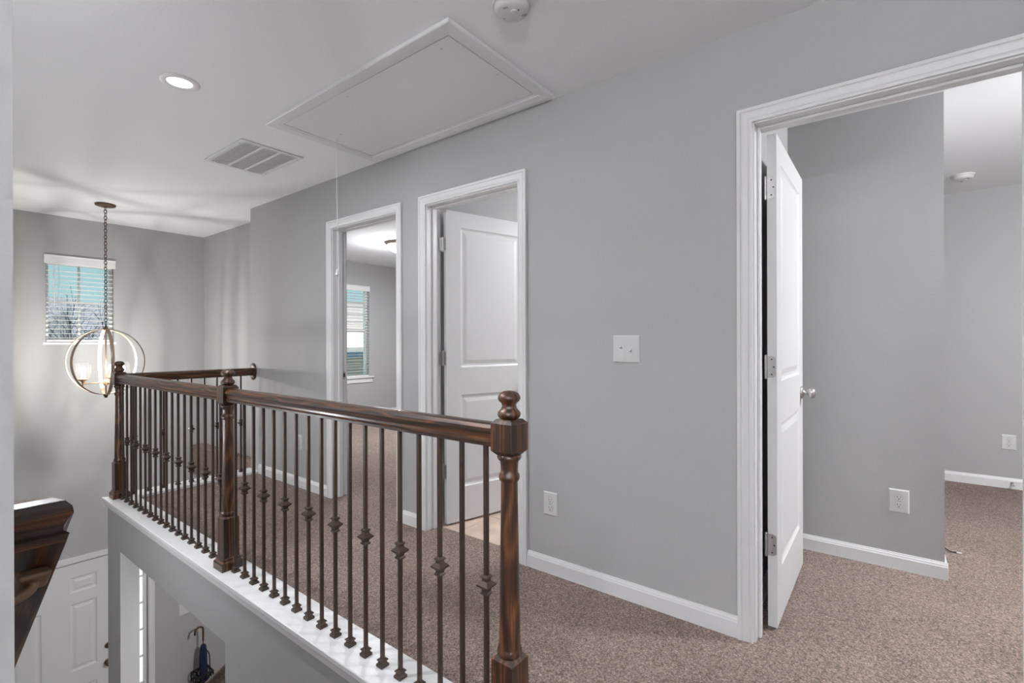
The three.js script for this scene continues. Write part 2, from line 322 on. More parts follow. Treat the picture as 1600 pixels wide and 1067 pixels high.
function roundHinge(parent, y, edgeSide, withJamb) { // at the hinge edge of a leaf: plate on the edge, barrel beside it
  const hh = 0.089, w = 0.031, r = 0.014, sh = new THREE.Shape();
  sh.moveTo(0, -hh / 2); sh.lineTo(w - r, -hh / 2); sh.absarc(w - r, -hh / 2 + r, r, -Math.PI / 2, 0); sh.lineTo(w, hh / 2 - r); sh.absarc(w - r, hh / 2 - r, r, 0, Math.PI / 2); sh.lineTo(0, hh / 2);
  const pg = new THREE.ExtrudeGeometry(sh, { depth: 0.0022, bevelEnabled: false, curveSegments: 6 });
  // the plate lies on the x = 0 edge; its straight side is at the barrel (z = edgeSide)
  const plate = pg.clone(); plate.rotateY(Math.PI / 2 * edgeSide); plate.translate(edgeSide > 0 ? -0.0018 : 0.0004, y, edgeSide * 0.0175);
  const h = part('hinge', [plate], M.nickel, parent);
  const barrel = []; for (let k = 0; k < 5; k++) { const c = cyl(0.0062, 0.0062, 0.0172, 14); c.translate(-0.004, y - 0.0356 + k * 0.0178, edgeSide * 0.0225); barrel.push(c); }
  for (const s of [-1, 1]) { const c = new THREE.SphereGeometry(0.0058, 10, 6); c.translate(-0.004, y + s * 0.045, edgeSide * 0.0225); barrel.push(c); }
  part('barrel', barrel, M.nickel, h);
  for (const [dy, dz] of [[0.031, 0.016], [0, 0.024], [-0.031, 0.016]]) { const c = new THREE.SphereGeometry(0.0032, 8, 6); c.scale(0.35, 1, 1); c.translate(-0.002, y + dy, edgeSide * (0.0175 - dz)); part('screw', c, M.slot, h); }
  if (withJamb) { // second leaf lying on the jamb, turned back along the opening angle
    const j = pg.clone(); j.rotateY(-Math.PI / 2); j.translate(0.0008, 0, 0); const m = part('jamb_plate', j, M.nickel, h, [-0.004, y, edgeSide * 0.0225]);
    m.rotation.y = withJamb; 
  }
  return h;
}
function knob(parent, x, y, z, s, mat) {
  const g = lathe([[0, 0], [0.032, 0], [0.0325, 0.004], [0.029, 0.009], [0.016, 0.0125], [0.0125, 0.02], [0.0125, 0.027], [0.019, 0.032], [0.0262, 0.041], [0.0275, 0.050], [0.025, 0.058], [0.018, 0.0635], [0.009, 0.066], [0, 0.0665]], 28);
  g.rotateX(s * Math.PI / 2); g.translate(x, y, z); return part('knob', g, mat, parent, null, 'satin nickel knob');
}
{ // right hand door, swung a quarter turn into the front room
  const d = setting('door_1', 'open white two panel door with nickel hinges in the right doorway', 'door');
  d.position.set(-0.383, 0.014, -2.236); d.rotation.y = Math.PI / 2;
  const w = 0.735, h = 2.018; doorLeaf(d, w, h, 0.035, twoPanels(w, h), M.door);
  for (const y of [1.80, 1.065, 0.335]) roundHinge(d, y, -1, 0);
  knob(d, w - 0.062, 0.905, 0.0175, 1, M.nickel); knob(d, w - 0.062, 0.905, -0.0175, -1, M.nickel);
  part('latch_plate', rbx(w - 0.0005, w + 0.001, 0.877, 0.933, -0.0125, 0.0125, 0.0004, 1), M.nickel, d);
}
{ // bathroom door, half open
  const d = setting('door_2', 'half open white two panel door of the bathroom', 'door');
  const a = Math.PI / 2 - 0.27; d.position.set(-2.266, 0.014, -2.228); d.rotation.y = a;
  const w = 0.70, h = 2.018; doorLeaf(d, w, h, 0.035, twoPanels(w, h), M.door);
  for (const y of [1.80, 1.065, 0.335]) roundHinge(d, y, -1, -a);
  knob(d, w - 0.062, 0.905, 0.0175, 1, M.nickel); knob(d, w - 0.062, 0.905, -0.0175, -1, M.nickel);
}
{ // entrance door downstairs
  const d = setting('door_3', 'white six panel entrance door at the bottom of the foyer', 'door');
  d.position.set(-6.425, LOW + 0.01, FD.z1); d.rotation.y = Math.PI / 2;
  const w = 0.915, h = 2.03; const R = [];
  for (const [x0, x1] of [[0.147, 0.355], [0.56, 0.768]]) for (const [y0, y1] of [[0.24, 0.80], [0.97, 1.634], [1.745, 1.897]]) R.push([x0, x1, y0, y1]);
  doorLeaf(d, w, h, 0.044, R, M.door);
  part('sweep', rbx(0, w, -0.008, 0.004, -0.02, 0.02, 0.001, 1), M.darkBronze, d);
  const lock = part('deadbolt', [lathe([[0, 0], [0.028, 0], [0.028, 0.008], [0.02, 0.014], [0, 0.015]], 20).rotateX(Math.PI / 2).translate(w - 0.06, 1.10, 0.022), rbx(w - 0.064, w - 0.056, 1.075, 1.125, 0.037, 0.055, 0.002, 1)], M.darkBronze, d, null, 'dark bronze deadbolt');
  knob(d, w - 0.06, 0.93, 0.022, 1, M.darkBronze).userData.label = 'dark bronze knob';
  part('edge_plate', rbx(w - 0.012, w + 0.001, 1.06, 1.20, 0.0215, 0.0235, 0.0008, 1), M.nickel, d);
  const t = setting('trim_5', 'white casing around the entrance door and sidelight', 'door frame');
  const map = (s, y, dd) => V3(XF + dd, y, s);
  casing(t, SL.z0, FD.z1 + 0.012, FD.y1 + 0.004, LOW, map);
  part('mullion_post', rbx(-6.5, XF + 0.006, LOW, FD.y1 + 0.01, SL.z1, FD.z0 - 0.004, 0.002, 1), M.trim, t);
  part('jamb', rbx(-6.5, XF, LOW, FD.y1 + 0.01, FD.z1 + 0.003, FD.z1 + 0.03, 0.002, 1), M.trim, t);
  part('head_jamb', rbx(-6.5, XF, FD.y1 + 0.004, FD.y1 + 0.02, SL.z0, FD.z1 + 0.03, 0.002, 1), M.trim, t);
}

// ---------------------------------------------------------------- windows
function windowUnit(n, label, x, z0, z1, y0, y1, cols, rowsY, opts = {}) { // faces +x; frame set back inside the wall
  const w = setting('window_' + n, label, 'window'); const xi = x - 0.055, xo = x - 0.125, f = opts.f ?? 0.028;
  for (const [a, b, c, d] of [[z0, z0 + f, y0, y1], [z1 - f, z1, y0, y1], [z0 + f, z1 - f, y0, y0 + f], [z0 + f, z1 - f, y1 - f, y1]]) part('frame_bar', rbx(xo, xi, c, d, a, b, 0.003, 1), M.vinyl, w);
  part('pane', bx(x - 0.093, x - 0.0915, y0 + f, y1 - f, z0 + f, z1 - f), M.pane, w);
  for (let i = 1; i < cols; i++) { const z = z0 + (z1 - z0) * i / cols; part('muntin', rbx(x - 0.098, x - 0.086, y0 + f, y1 - f, z - 0.010, z + 0.010, 0.002, 1), M.vinyl, w); }
  for (const [y, t] of rowsY) part(t > 0.03 ? 'meeting_rail' : 'muntin', rbx(x - 0.1005, x - 0.083, y - t / 2, y + t / 2, z0 + f, z1 - f, 0.002, 1), M.vinyl, w);
  return w;
}
windowUnit(1, 'small foyer window behind open white blinds', XF, WIN.z0, WIN.z1, WIN.y0, WIN.y1, 2, [[1.585, 0.022]]);
windowUnit(2, 'tall bedroom window with blinds seen through the leftmost doorway', XB, -4.76, -3.86, 0.62, 2.06, 2, [[1.36, 0.045], [1.80, 0.03]]);
{ // sidelight beside the entrance door
  const w = setting('window_3', 'bright narrow sidelight with muntins beside the entrance door', 'window');
  for (const [a, b, c, d] of [[SL.z0, SL.z0 + 0.028, LOW, SL.y1], [SL.z1 - 0.028, SL.z1, LOW, SL.y1], [SL.z0 + 0.028, SL.z1 - 0.028, LOW, LOW + 0.25], [SL.z0 + 0.028, SL.z1 - 0.028, SL.y1 - 0.08, SL.y1]]) part('frame_bar', rbx(-6.47, -6.42, c, d, a, b, 0.003, 1), M.trim, w);
  part('pane', bx(-6.445, -6.4435, LOW + 0.25, SL.y1 - 0.08, SL.z0 + 0.028, SL.z1 - 0.028), M.pane, w);
  for (let k = 0; k < 5; k++) part('muntin', rbx(-6.452, -6.436, LOW + 0.25 + 0.29 * (k + 1) - 0.0095, LOW + 0.25 + 0.29 * (k + 1) + 0.0095, SL.z0 + 0.028, SL.z1 - 0.028, 0.002, 1), M.vinyl, w);
}
{ // bedroom stool and apron
  const t = setting('trim_6', 'white sill under the bedroom window', 'window sill');
  part('stool', rbx(XB - 0.06, XB + 0.035, 0.615, 0.637, -4.83, -3.79, 0.006, 2), M.trim, t); part('apron', rbx(XB, XB + 0.014, 0.545, 0.615, -4.81, -3.81, 0.003, 1), M.trim, t);
}
function blind(label, x, z0, z1, y0, y1, wandZ, valanceOut) {
  const b = thing('window_blind', label, 'blind', [x, y0, (z0 + z1) / 2]); const W = (z1 - z0) / 2, H = y1 - y0;
  part('valance', [sweep([[0, 0], [0.006, 0], [0.010, 0.006], [0.010, 0.07], [0.014, 0.078], [0.014, 0.084], [0, 0.084]], [valanceOut, H - 0.08, -W - 0.015], [valanceOut, H - 0.08, W + 0.015], [1, 0, 0]), bx(-0.03, valanceOut, H - 0.05, H - 0.002, -W, W)], M.slat, b);
  const n = Math.floor((H - 0.11) / 0.0435), sg = rbx(-0.025, 0.025, -0.0014, 0.0014, -W + 0.002, W - 0.002, 0.001, 1);
  for (let i = 0; i < n; i++) { const s = part('slat', sg, M.slat, b, [0, 0.038 + i * 0.0435, 0]); s.rotation.z = 0.05; }
  part('bottom_rail', rbx(-0.026, 0.026, 0.0, 0.02, -W + 0.002, W - 0.002, 0.004, 2), M.slat, b);
  for (const k of [-0.62, 0.62]) part('ladder_cord', [bx(-0.0265, -0.0255, 0.01, H - 0.05, k * W - 0.001, k * W + 0.001), bx(0.0255, 0.0265, 0.01, H - 0.05, k * W - 0.001, k * W + 0.001)], M.cord, b);
  const wg = cyl(0.0045, 0.0045, 0.40, 8); wg.translate(0.03, H - 0.29, wandZ); part('wand', wg, M.slat, b);
  return b;
}
blind('white horizontal blind on the small foyer window', XF - 0.028, WIN.z0 + 0.002, WIN.z1 - 0.002, WIN.y0 + 0.004, 2.03, 0.20, 0.03);
blind('white horizontal blind on the bedroom window', XB - 0.028, -4.757, -3.863, 0.64, 2.058, 0.36, 0.02);
{ // white lining of the small foyer window
  const t = setting('trim_7', 'white lining around the small foyer window', 'window trim'), q = 0.006;
  part('lining', bx(-6.53, XF + 0.003, WIN.y0 - 0.022, WIN.y0 - 0.001, WIN.z0 - 0.02, WIN.z1 + 0.02), M.trim, t);
}

// ---------------------------------------------------------------- railing
const RZ = -1.105, NX = [-0.866, -2.722, -4.606];
const RAIL = [[-0.0235, 0], [-0.0245, 0.009], [-0.0265, 0.0125], [-0.0205, 0.016], [-0.021, 0.024], [-0.025, 0.034], [-0.0305, 0.044], [-0.029, 0.054], [-0.022, 0.063], [-0.010, 0.0675], [0, 0.0685], [0.010, 0.0675], [0.022, 0.063], [0.029, 0.054], [0.0305, 0.044], [0.025, 0.034], [0.021, 0.024], [0.0205, 0.016], [0.0265, 0.0125], [0.0245, 0.009], [0.0235, 0]];
const railing = thing('balcony_railing', 'dark wood and iron balcony railing along the white ledge', 'railing', [-2.722, 0.02, RZ]);
{
  const L = p => [p[0] + 2.722, p[1] - 0.02, p[2] - RZ];
  const s = 0.038, blk = (y0, y1, ct, cb) => { // square block with chamfered ends
    const o = (i, y) => [V3(-s + i, y, -s + i), V3(s - i, y, -s + i), V3(s - i, y, s - i), V3(-s + i, y, s - i)];
    const gs = [strip(o(cb, y0), o(0, y0 + cb), true, false), strip(o(0, y0 + cb), o(0, y1 - ct), true, false), strip(o(0, y1 - ct), o(ct, y1), true, false)];
    for (const [i, y] of [[cb, y0], [ct, y1]]) { const r = o(i, y), f = new THREE.BufferGeometry().setFromPoints([r[0], r[1], r[2], r[0], r[2], r[3]]); f.computeVertexNormals(); f.setAttribute('uv', new THREE.BufferAttribute(new Float32Array(12), 2)); gs.push(f); }
    return metreUV(merge(gs), 1, 0.03);
  };
  const turnedUV = g => { const p = g.attributes.position, uv = new Float32Array(p.count * 2); const n = g.parameters.segments + 1, m = g.parameters.points.length; for (let i = 0; i < p.count; i++) { uv[2 * i] = Math.floor(i / m) / (n - 1) * 0.16; uv[2 * i + 1] = p.getY(i); } g.setAttribute('uv', new THREE.BufferAttribute(uv, 2)); return g; };
  const finial = turnedUV(lathe([[0, 1.046], [0.015, 1.0445], [0.026, 1.039], [0.0322, 1.030], [0.033, 1.024], [0.029, 1.016], [0.0222, 1.010], [0.0205, 1.003], [0.0222, 0.996], [0.028, 0.989], [0.0322, 0.985], [0.0335, 0.979], [0.0325, 0.973], [0.028, 0.968], [0.024, 0.966], [0.024, 0.958]].map(([r, y]) => [r, y - 0.02]).reverse(), 28));
  const shaft = turnedUV(lathe([[0.020, 0.868], [0.028, 0.866], [0.034, 0.861], [0.035, 0.855], [0.032, 0.849], [0.027, 0.845], [0.0255, 0.836], [0.0245, 0.822], [0.0245, 0.812], [0.028, 0.808], [0.030, 0.802], [0.030, 0.796], [0.028, 0.790], [0.024, 0.786], [0.0245, 0.74], [0.0255, 0.66], [0.027, 0.56], [0.029, 0.45], [0.0305, 0.34], [0.031, 0.315], [0.034, 0.311], [0.036, 0.304], [0.036, 0.297], [0.033, 0.291], [0.026, 0.287]].map(([r, y]) => [r, y - 0.02]).reverse(), 28));
  const head = blk(0.862 - 0.02, 0.965 - 0.02, 0.011, 0.013), foot = blk(0.02, 0.292 - 0.02, 0.011, 0.0);
  const bo = 0.052, baseMold = (() => { const o = (i, y) => [V3(-i, y, -i), V3(i, y, -i), V3(i, y, i), V3(-i, y, i)]; const lv = [[bo, 0], [bo, 0.034], [0.049, 0.041], [0.044, 0.046], [0.042, 0.056], [0.0385, 0.060], [0.037, 0.060]]; const gs = []; for (let k = 0; k + 1 < lv.length; k++) gs.push(strip(o(...lv[k]), o(...lv[k + 1]), true, false)); return metreUV(merge(gs), 0); })();
  const names = ['near', 'mid', 'far'];
  for (let i = 0; i < 3; i++) {
    const p = L([NX[i], 0.02, RZ]);
    const n = part('newel_post', shaft, M.wood, railing, p); n.rotation.y = 0;
    part('finial', finial, M.wood, n); part('head_block', head, M.wood, n); part('foot_block', foot, M.wood, n); part('base_moulding', baseMold, M.wood, n);
  }
  const y0 = 0.882;
  const rl = (a, b) => { const g = sweep(RAIL, a, b, Math.abs(b[0] - a[0]) > Math.abs(b[2] - a[2]) ? [0, 0, 1] : [1, 0, 0]); return g; };
  part('handrail', rl(L([NX[1] + s, y0, RZ]), L([NX[0] - s, y0, RZ])), M.wood, railing);
  part('handrail', rl(L([NX[2] + s, y0, RZ]), L([NX[1] - s, y0, RZ])), M.wood, railing);
  part('handrail', rl(L([-4.625, y0, -2.083]), L([-4.625, y0, RZ - s])), M.wood, railing);
  { const g = lathe([[0, 0], [0.058, 0], [0.060, 0.004], [0.059, 0.010], [0.053, 0.013], [0.048, 0.0135], [0.044, 0.018], [0, 0.018]], 32); g.scale(1, 1, 1.28); g.rotateX(Math.PI / 2); part('rosette', metreUV(g, 0), M.wood, railing, L([-4.625, 0.917, ZW + 0.0005])); }
  // square iron balusters
  const hb = 0.0064, bar = rbx(-hb, hb, 0, 0.864, -hb, hb, 0.0012, 1);
  const sq = lv => { const o = (i, y) => [V3(-i, y, -i), V3(i, y, -i), V3(i, y, i), V3(-i, y, i)]; const gs = []; for (let k = 0; k + 1 < lv.length; k++) gs.push(strip(o(...lv[k]), o(...lv[k + 1]), true, false)); return metreUV(merge(gs)); };
  const shoe = sq([[0.0165, 0], [0.0165, 0.009], [0.0125, 0.0125], [0.0105, 0.017], [0.0145, 0.021], [0.0145, 0.025], [0.009, 0.029], [0.0064, 0.029]]);
  const knuckle = sq([[0.0064, -0.031], [0.0095, -0.030], [0.0135, -0.0255], [0.0135, -0.0235], [0.0095, -0.0185], [0.0105, -0.0125], [0.0215, -0.002], [0.0215, 0.002], [0.0105, 0.0125], [0.0095, 0.0185], [0.0135, 0.0235], [0.0135, 0.0255], [0.0095, 0.030], [0.0064, 0.031]]);
  const baluster = (x, z, k) => { const b = part('baluster', bar, M.iron, railing, L([x, 0.02, z])); part('shoe', shoe, M.iron, b); if (k) part('knuckle', knuckle, M.iron, b, [0, 0.442, 0]); };
  for (let i = 0; i < 18; i++) baluster(-0.954 - 0.0989 * i, RZ, i % 2 === 0);
  for (let i = 0; i < 18; i++) baluster(-2.812 - 0.1005 * i, RZ, i % 2 === 0);
  for (let i = 0; i < 9; i++) baluster(-4.625, RZ - 0.093 - 0.0985 * i, i % 2 === 0);
}

// sloping handrails
function slopedRail(t, from, len, slope) { // runs towards -x going down
  const a = Math.atan(slope), d = V3(-Math.cos(a), -Math.sin(a), 0), up = V3(-Math.sin(a), Math.cos(a), 0);
  const at = o => RAIL.map(([s, u]) => o.clone().addScaledVector(V3(0, 0, 1), s * 1.06).addScaledVector(up, u - 0.0685));
  const A = V3(...from), B = A.clone().addScaledVector(d, len); return metreUV(strip(at(A), at(B)), 0, 0.05);
}
{ // wall handrail at the stairhead
  const t = thing('wall_handrail', 'dark wood wall handrail with bronze bracket at the left wall end', 'handrail', [-1.0, 0.95, -0.151]);
  const at = f => RAIL.map(([o, u]) => f(o * 1.06, u - 0.0685)); // level return to the wall, mitred onto the sloping rail
  const corner = at((o, u) => V3(-0.032 + o, u, -o)), wallEnd = at((o, u) => V3(-0.032 + o, u, 0.0705)), low = at((o, u) => V3(-2.832, u - 0.82 * 2.8, -o));
  part('rail', metreUV(strip(corner, low), 0, 0.05), M.wood, t); part('wall_return', metreUV(strip(wallEnd, corner), 2, 0.02), M.wood, t);
  for (const k of [0.11, 1.7, 3.2]) {
    const a = Math.atan(0.82), d = [-Math.cos(a), -Math.sin(a)], dn = [Math.sin(a), -Math.cos(a)];
    const P = [d[0] * k - 0.032 + 0.0, d[1] * k - 0.0685];
    const q = (o, w) => [P[0] + dn[0] * o + d[0] * w, P[1] + dn[1] * o + d[1] * w];
    const saddle = (() => { const g = new THREE.CylinderGeometry(0.026, 0.026, 0.055, 20, 1, false, 0, Math.PI); g.rotateZ(0); g.scale(1, 1, 0.72); g.rotateY(Math.PI); g.rotateZ(Math.PI / 2 + a); g.translate(P[0] + 0.0, P[1] + 0.0, 0); return g; })();
    const box = rbx(-0.028, 0.028, -0.016, 0.002, -0.021, 0.021, 0.006, 3); box.rotateZ(a); box.translate(P[0] + dn[0] * 0.006, P[1] + dn[1] * 0.006, 0);
    const b = part('bracket_saddle', [box], M.bronze, t, null, 'bronze bracket saddle');
    const e = q(0.018, 0);
    const arm = tube([[e[0], e[1], 0], [e[0] + dn[0] * 0.012, e[1] + dn[1] * 0.012, 0.006], [e[0] + dn[0] * 0.02, e[1] + dn[1] * 0.022, 0.03], [e[0] + dn[0] * 0.02, e[1] + dn[1] * 0.03, 0.068]], 0.0095, 14, 10);
    part('bracket_arm', arm, M.bronze, b);
    const ros = lathe([[0, 0], [0.03, 0], [0.03, 0.004], [0.022, 0.009], [0, 0.01]], 20); ros.rotateX(-Math.PI / 2); ros.translate(e[0] + dn[0] * 0.02, e[1] + dn[1] * 0.03, 0.0708); part('bracket_rose', ros, M.bronze, b);
  }
}
{ // handrail of the open lower flight
  const t = thing('stair_railing', 'dark wood rail of the lower stairs beside the balcony wall opening', 'railing', [-2.645, -0.40, -1.11]);
  part('handrail', slopedRail(t, [0, 0, 0], 2.05, 0.82), M.wood, t);
  const bar = h => rbx(-0.0064, 0.0064, -h, 0, -0.0064, 0.0064, 0.0012, 1);
  for (let i = 0; i < 12; i++) { const x = -0.12 - i * 0.13; part('baluster', bar(0.86 + 0.12 * (i % 2)), M.iron, t, [x, x * 0.82 - 0.075, 0]); }
}
{ // staircase down to the entrance hall
  const t = thing('staircase', 'carpeted staircase running down beside the wall handrail', 'stairs', [-0.95, LOW, -0.57]);
  const rise = 3.05 / 15, run = 0.25;
  for (let i = 1; i < 15; i++) part('step', bx(-run * i, -run * (i - 1) - 0.0, 0, 3.05 - rise * i, -0.484, 0.489), M.carpet, t);
}

// ---------------------------------------------------------------- ceiling things
{ // attic hatch
  const t = thing('attic_hatch', 'large white attic hatch with pull cord in the hall ceiling', 'attic hatch', [(HATCH.x0 + HATCH.x1) / 2, CE, (HATCH.z0 + HATCH.z1) / 2]);
  const W = (HATCH.x1 - HATCH.x0) / 2, D = (HATCH.z1 - HATCH.z0) / 2, f = HATCH.f;
  const P = [[0, 0], [0, -0.015], [0.004, -0.017], [0.05, -0.013], [0.053, -0.010], [f, -0.009], [f, 0]];
  const ring = [[-W, -D, 1, 1], [W, -D, -1, 1], [W, D, -1, -1], [-W, D, 1, -1]];
  for (let k = 0; k < 4; k++) { const o = c => P.map(([w, y]) => V3(c[0] + c[2] * w, y - 0.0005, c[1] + c[3] * w)); part('frame_board', metreUV(strip(o(ring[k]), o(ring[(k + 1) % 4]), true, false), k % 2 ? 2 : 0), M.trim, t); }
  const gx = 0.0055, gz = 0.0055;
  part('panel', rbx(-W + f + 0.0012, W - f - gx, -0.0075, 0.012, -D + f + 0.003, D - f - gz, 0.002, 1), M.trim, t);
  const c = [-2.625 - t.position.x, 0, -1.68 - t.position.z];
  const cd = part('pull_cord', tube([[c[0], -0.007, c[2]], [c[0] - 0.002, -0.3, c[2]], [c[0] + 0.002, -0.54, c[2] - 0.002], [c[0] - 0.008, -0.80, c[2] - 0.004]], 0.0016, 24, 6), M.cord, t);
  part('knot', tube([[c[0] - 0.016, -0.555, c[2] - 0.004], [c[0] + 0.004, -0.53, c[2] + 0.006], [c[0] + 0.004, -0.515, c[2] - 0.006], [c[0] - 0.012, -0.54, c[2] + 0.004]], 0.0022, 14, 6), M.cord, cd);
  const bell = lathe([[0, 0.036], [0.004, 0.036], [0.005, 0.022], [0.011, 0.004], [0.0115, 0], [0, 0]].reverse(), 14); bell.translate(c[0] - 0.008, -0.833, c[2] - 0.004); part('pull_bell', bell, M.plastic, cd);
  for (const [x, z] of [[W - 0.16, D - 0.12], [W - 0.10, -0.05], [-0.1, D - 0.11], [-W + 0.2, 0.02]]) { const s = new THREE.CylinderGeometry(0.007, 0.007, 0.002, 12); part('screw', s, M.plastic, t, [x, -0.0078, z]); }
}
{ // return air grille
  const x0 = -3.66, x1 = -3.10, z0 = -1.737, z1 = -1.341, t = thing('ceiling_vent', 'white return air grille in the ceiling beside the attic hatch', 'vent', [(x0 + x1) / 2, CE, (z0 + z1) / 2]);
  const W = (x1 - x0) / 2, D = (z1 - z0) / 2, f = 0.03;
  part('backing', bx(-W + 0.01, W - 0.01, -0.0022, -0.0004, -D + 0.01, D - 0.01), M.filter, t);
  for (const [a, b, c, d] of [[-W, W, -D, -D + f], [-W, W, D - f, D], [-W, -W + f, -D + f, D - f], [W - f, W, -D + f, D - f]]) part('frame_bar', rbx(a, b, -0.009, -0.0004, c, d, 0.003, 2), M.trim, t);
  const bay = (2 * D - 2 * f) / 3;
  for (const k of [1, 2]) part('divider', rbx(-W + f, W - f, -0.009, -0.002, -D + f + k * bay - 0.009, -D + f + k * bay + 0.009, 0.002, 1), M.trim, t);
  const sg = bx(-W + f, W - f, -0.0006, 0.0006, -0.0062, 0.0062).rotateX(0.3);
  for (let k = 0; k < 3; k++) for (let i = 0; i < 8; i++) part('louver', sg, M.trim, t, [0, -0.0055, -D + f + k * bay + bay * (i + 0.6) / 8.2]);
  part('cross_bar', bx(-W + 0.20, -W + 0.206, -0.0075, -0.003, -D + f, D - f), M.trim, t);
  for (const [x, z] of [[-1, -1], [1, -1], [1, 1], [-1, 1]]) part('screw', new THREE.CylinderGeometry(0.005, 0.005, 0.002, 10), M.nickel, t, [x * (W - 0.06), -0.0095, z * (D - 0.015)]);
}
function recessed(label, x, z, power) {
  const t = thing('recessed_light', label, 'ceiling light', [x, CE, z], 0, 'recessed ceiling lights');
  part('trim_ring', lathe([[0.052, -0.002], [0.055, -0.006], [0.075, -0.006], [0.083, -0.003], [0.084, 0]], 36), M.trim, t);
  part('lens', lathe([[0, -0.0035], [0.03, -0.004], [0.052, -0.002]], 32), M.lensGlow, t);
  const l = new THREE.RectAreaLight(CAN_COLOR, power, 0.095, 0.095); l.position.set(0, -0.009, 0); l.rotation.x = -Math.PI / 2; l.name = 'recessed_lamp'; t.add(l);
}
recessed('glowing round recessed light in the ceiling left of the attic hatch', -2.662, -0.872, CAN);
recessed('round recessed light in the landing ceiling behind the camera', -0.40, 0.67, CAN);
recessed('round recessed light over the stairhead', -2.0, -0.30, CAN);

function smoke(label, x, z, turn) {
  const t = thing('smoke_detector', label, 'smoke detector', [x, CE, z], turn, 'smoke detectors');
  part('base', lathe([[0, -0.012], [0.068, -0.012], [0.070, -0.009], [0.070, 0]], 36), M.plastic, t);
  const b = part('cover', lathe([[0, -0.038], [0.03, -0.038], [0.052, -0.035], [0.061, -0.028], [0.064, -0.016], [0.064, -0.012]], 36), M.plastic, t);
  part('test_button', [lathe([[0, -0.0425], [0.011, -0.042], [0.013, -0.040], [0.013, -0.036]], 20)], M.plastic, b, [0.012, 0, 0.012]);
  part('light_window', new THREE.CylinderGeometry(0.003, 0.003, 0.002, 8), M.slot, b, [0.03, -0.038, 0.016]);
  for (const [x, z] of [[-0.02, 0.035], [0.035, -0.02], [-0.035, -0.018]]) for (let k = 0; k < 4; k++) part('sound_slot', new RoundedBoxGeometry(0.0018, 0.0015, 0.009, 1, 0.0005), M.slot, b, [x + k * 0.0045, -0.0368, z + 0.001 * k]);
  return t;
}
smoke('white round smoke detector at the top edge above the attic hatch', -1.092, -1.415, 0.4);
smoke('white round smoke detector on the front room ceiling', 0.43, -4.96, 1.2);

function domeLight(label, x, y, z, power, down = 1, r = 0.17) {
  const t = thing('flush_ceiling_light', label, 'ceiling light', [x, y, z], 0, 'flush dome ceiling lights');
  part('pan', lathe([[0, -0.001], [r * 1.08, -0.001], [r * 1.10, -0.012], [r * 1.02, -0.026], [r * 0.94, -0.03]], 40), M.ringMetal, t);
  part('glass_bowl', lathe([[r * 0.95, -0.028], [r * 0.93, -0.06], [r * 0.80, -0.09], [r * 0.55, -0.112], [r * 0.25, -0.122], [0, -0.124]], 40), M.domeGlow, t);
  part('finial', lathe([[0, -0.142], [0.007, -0.139], [0.009, -0.132], [0.006, -0.124]], 14), M.ringMetal, t);
  const l = new THREE.PointLight(0xfafbff, power, 0, 2); l.position.set(0, -0.16, 0); l.shadow.radius = 5; l.name = 'dome_lamp'; t.add(l);
  const a = new THREE.RectAreaLight(0xfafbff, DOME_DOWN * down * power / DOME, 0.28, 0.28); a.position.set(0, -0.15, 0); a.rotation.x = -Math.PI / 2; a.name = 'dome_lamp_down'; t.add(a);
}
domeLight('lit dome light on the bedroom ceiling beyond the leftmost doorway', -4.84, CE, -3.98, DOME * 0.8, 2.3);
domeLight('dome light on the front room ceiling right of the doorway', 1.45, CE, -3.12, DOME * 2.1, 0.45);
domeLight('dome light on the bathroom ceiling', -1.15, CE, -3.6, DOME * 0.6);
domeLight('dome light under the landing in the entrance hall', -3.5, SOFFIT, -2.3, DOME * 1.1);

{ // floor lamp lighting the landing ceiling
  const t = thing('torchiere_lamp', 'black floor lamp shining up at the landing ceiling behind the camera', 'floor lamp', [1.15, 0, 1.95]);
  part('base', lathe([[0, 0], [0.14, 0], [0.14, 0.012], [0.10, 0.022], [0.02, 0.03], [0, 0.03]], 28), M.black, t);
  part('pole', lathe([[0.011, 0.028], [0.011, 1.56]], 14), M.black, t);
  part('bowl', lathe([[0.012, 1.55], [0.05, 1.565], [0.11, 1.60], [0.16, 1.66], [0.165, 1.67], [0.155, 1.665], [0.105, 1.61], [0.03, 1.585]], 32), M.black, t);
  part('diffuser', lathe([[0, 1.648], [0.145, 1.648]], 28), M.lensGlow, t);
  const l = new THREE.RectAreaLight(CAN_COLOR, UPLIGHT, 0.25, 0.25); l.position.set(0, 1.672, 0); l.rotation.x = Math.PI / 2; l.name = 'torchiere_glow'; t.add(l);
}
{ // sconce on the stair wall
  const t = thing('wall_sconce', 'frosted wall sconce lighting the stairwell', 'wall lamp', [-3.2, 0.5, ZS]);
  const bp = lathe([[0, 0], [0.055, 0], [0.055, 0.006], [0.045, 0.014], [0, 0.016]], 24); bp.rotateX(-Math.PI / 2); part('back_plate', bp, M.darkBronze, t);
  part('arm', tube([[0, 0, -0.012], [0, -0.03, -0.06], [0, -0.01, -0.11], [0, 0.02, -0.12]], 0.007, 14, 8), M.darkBronze, t);
  part('glass', lathe([[0.02, 0.02], [0.045, 0.03], [0.058, 0.08], [0.06, 0.13], [0.04, 0.14], [0, 0.142]], 24).translate(0, 0, -0.12), M.domeGlow, t);
  const l = new THREE.PointLight(CAN_COLOR, SCONCE, 0, 2); l.position.set(0, 0.08, -0.12); l.shadow.radius = 3; l.name = 'sconce_lamp'; t.add(l);
}
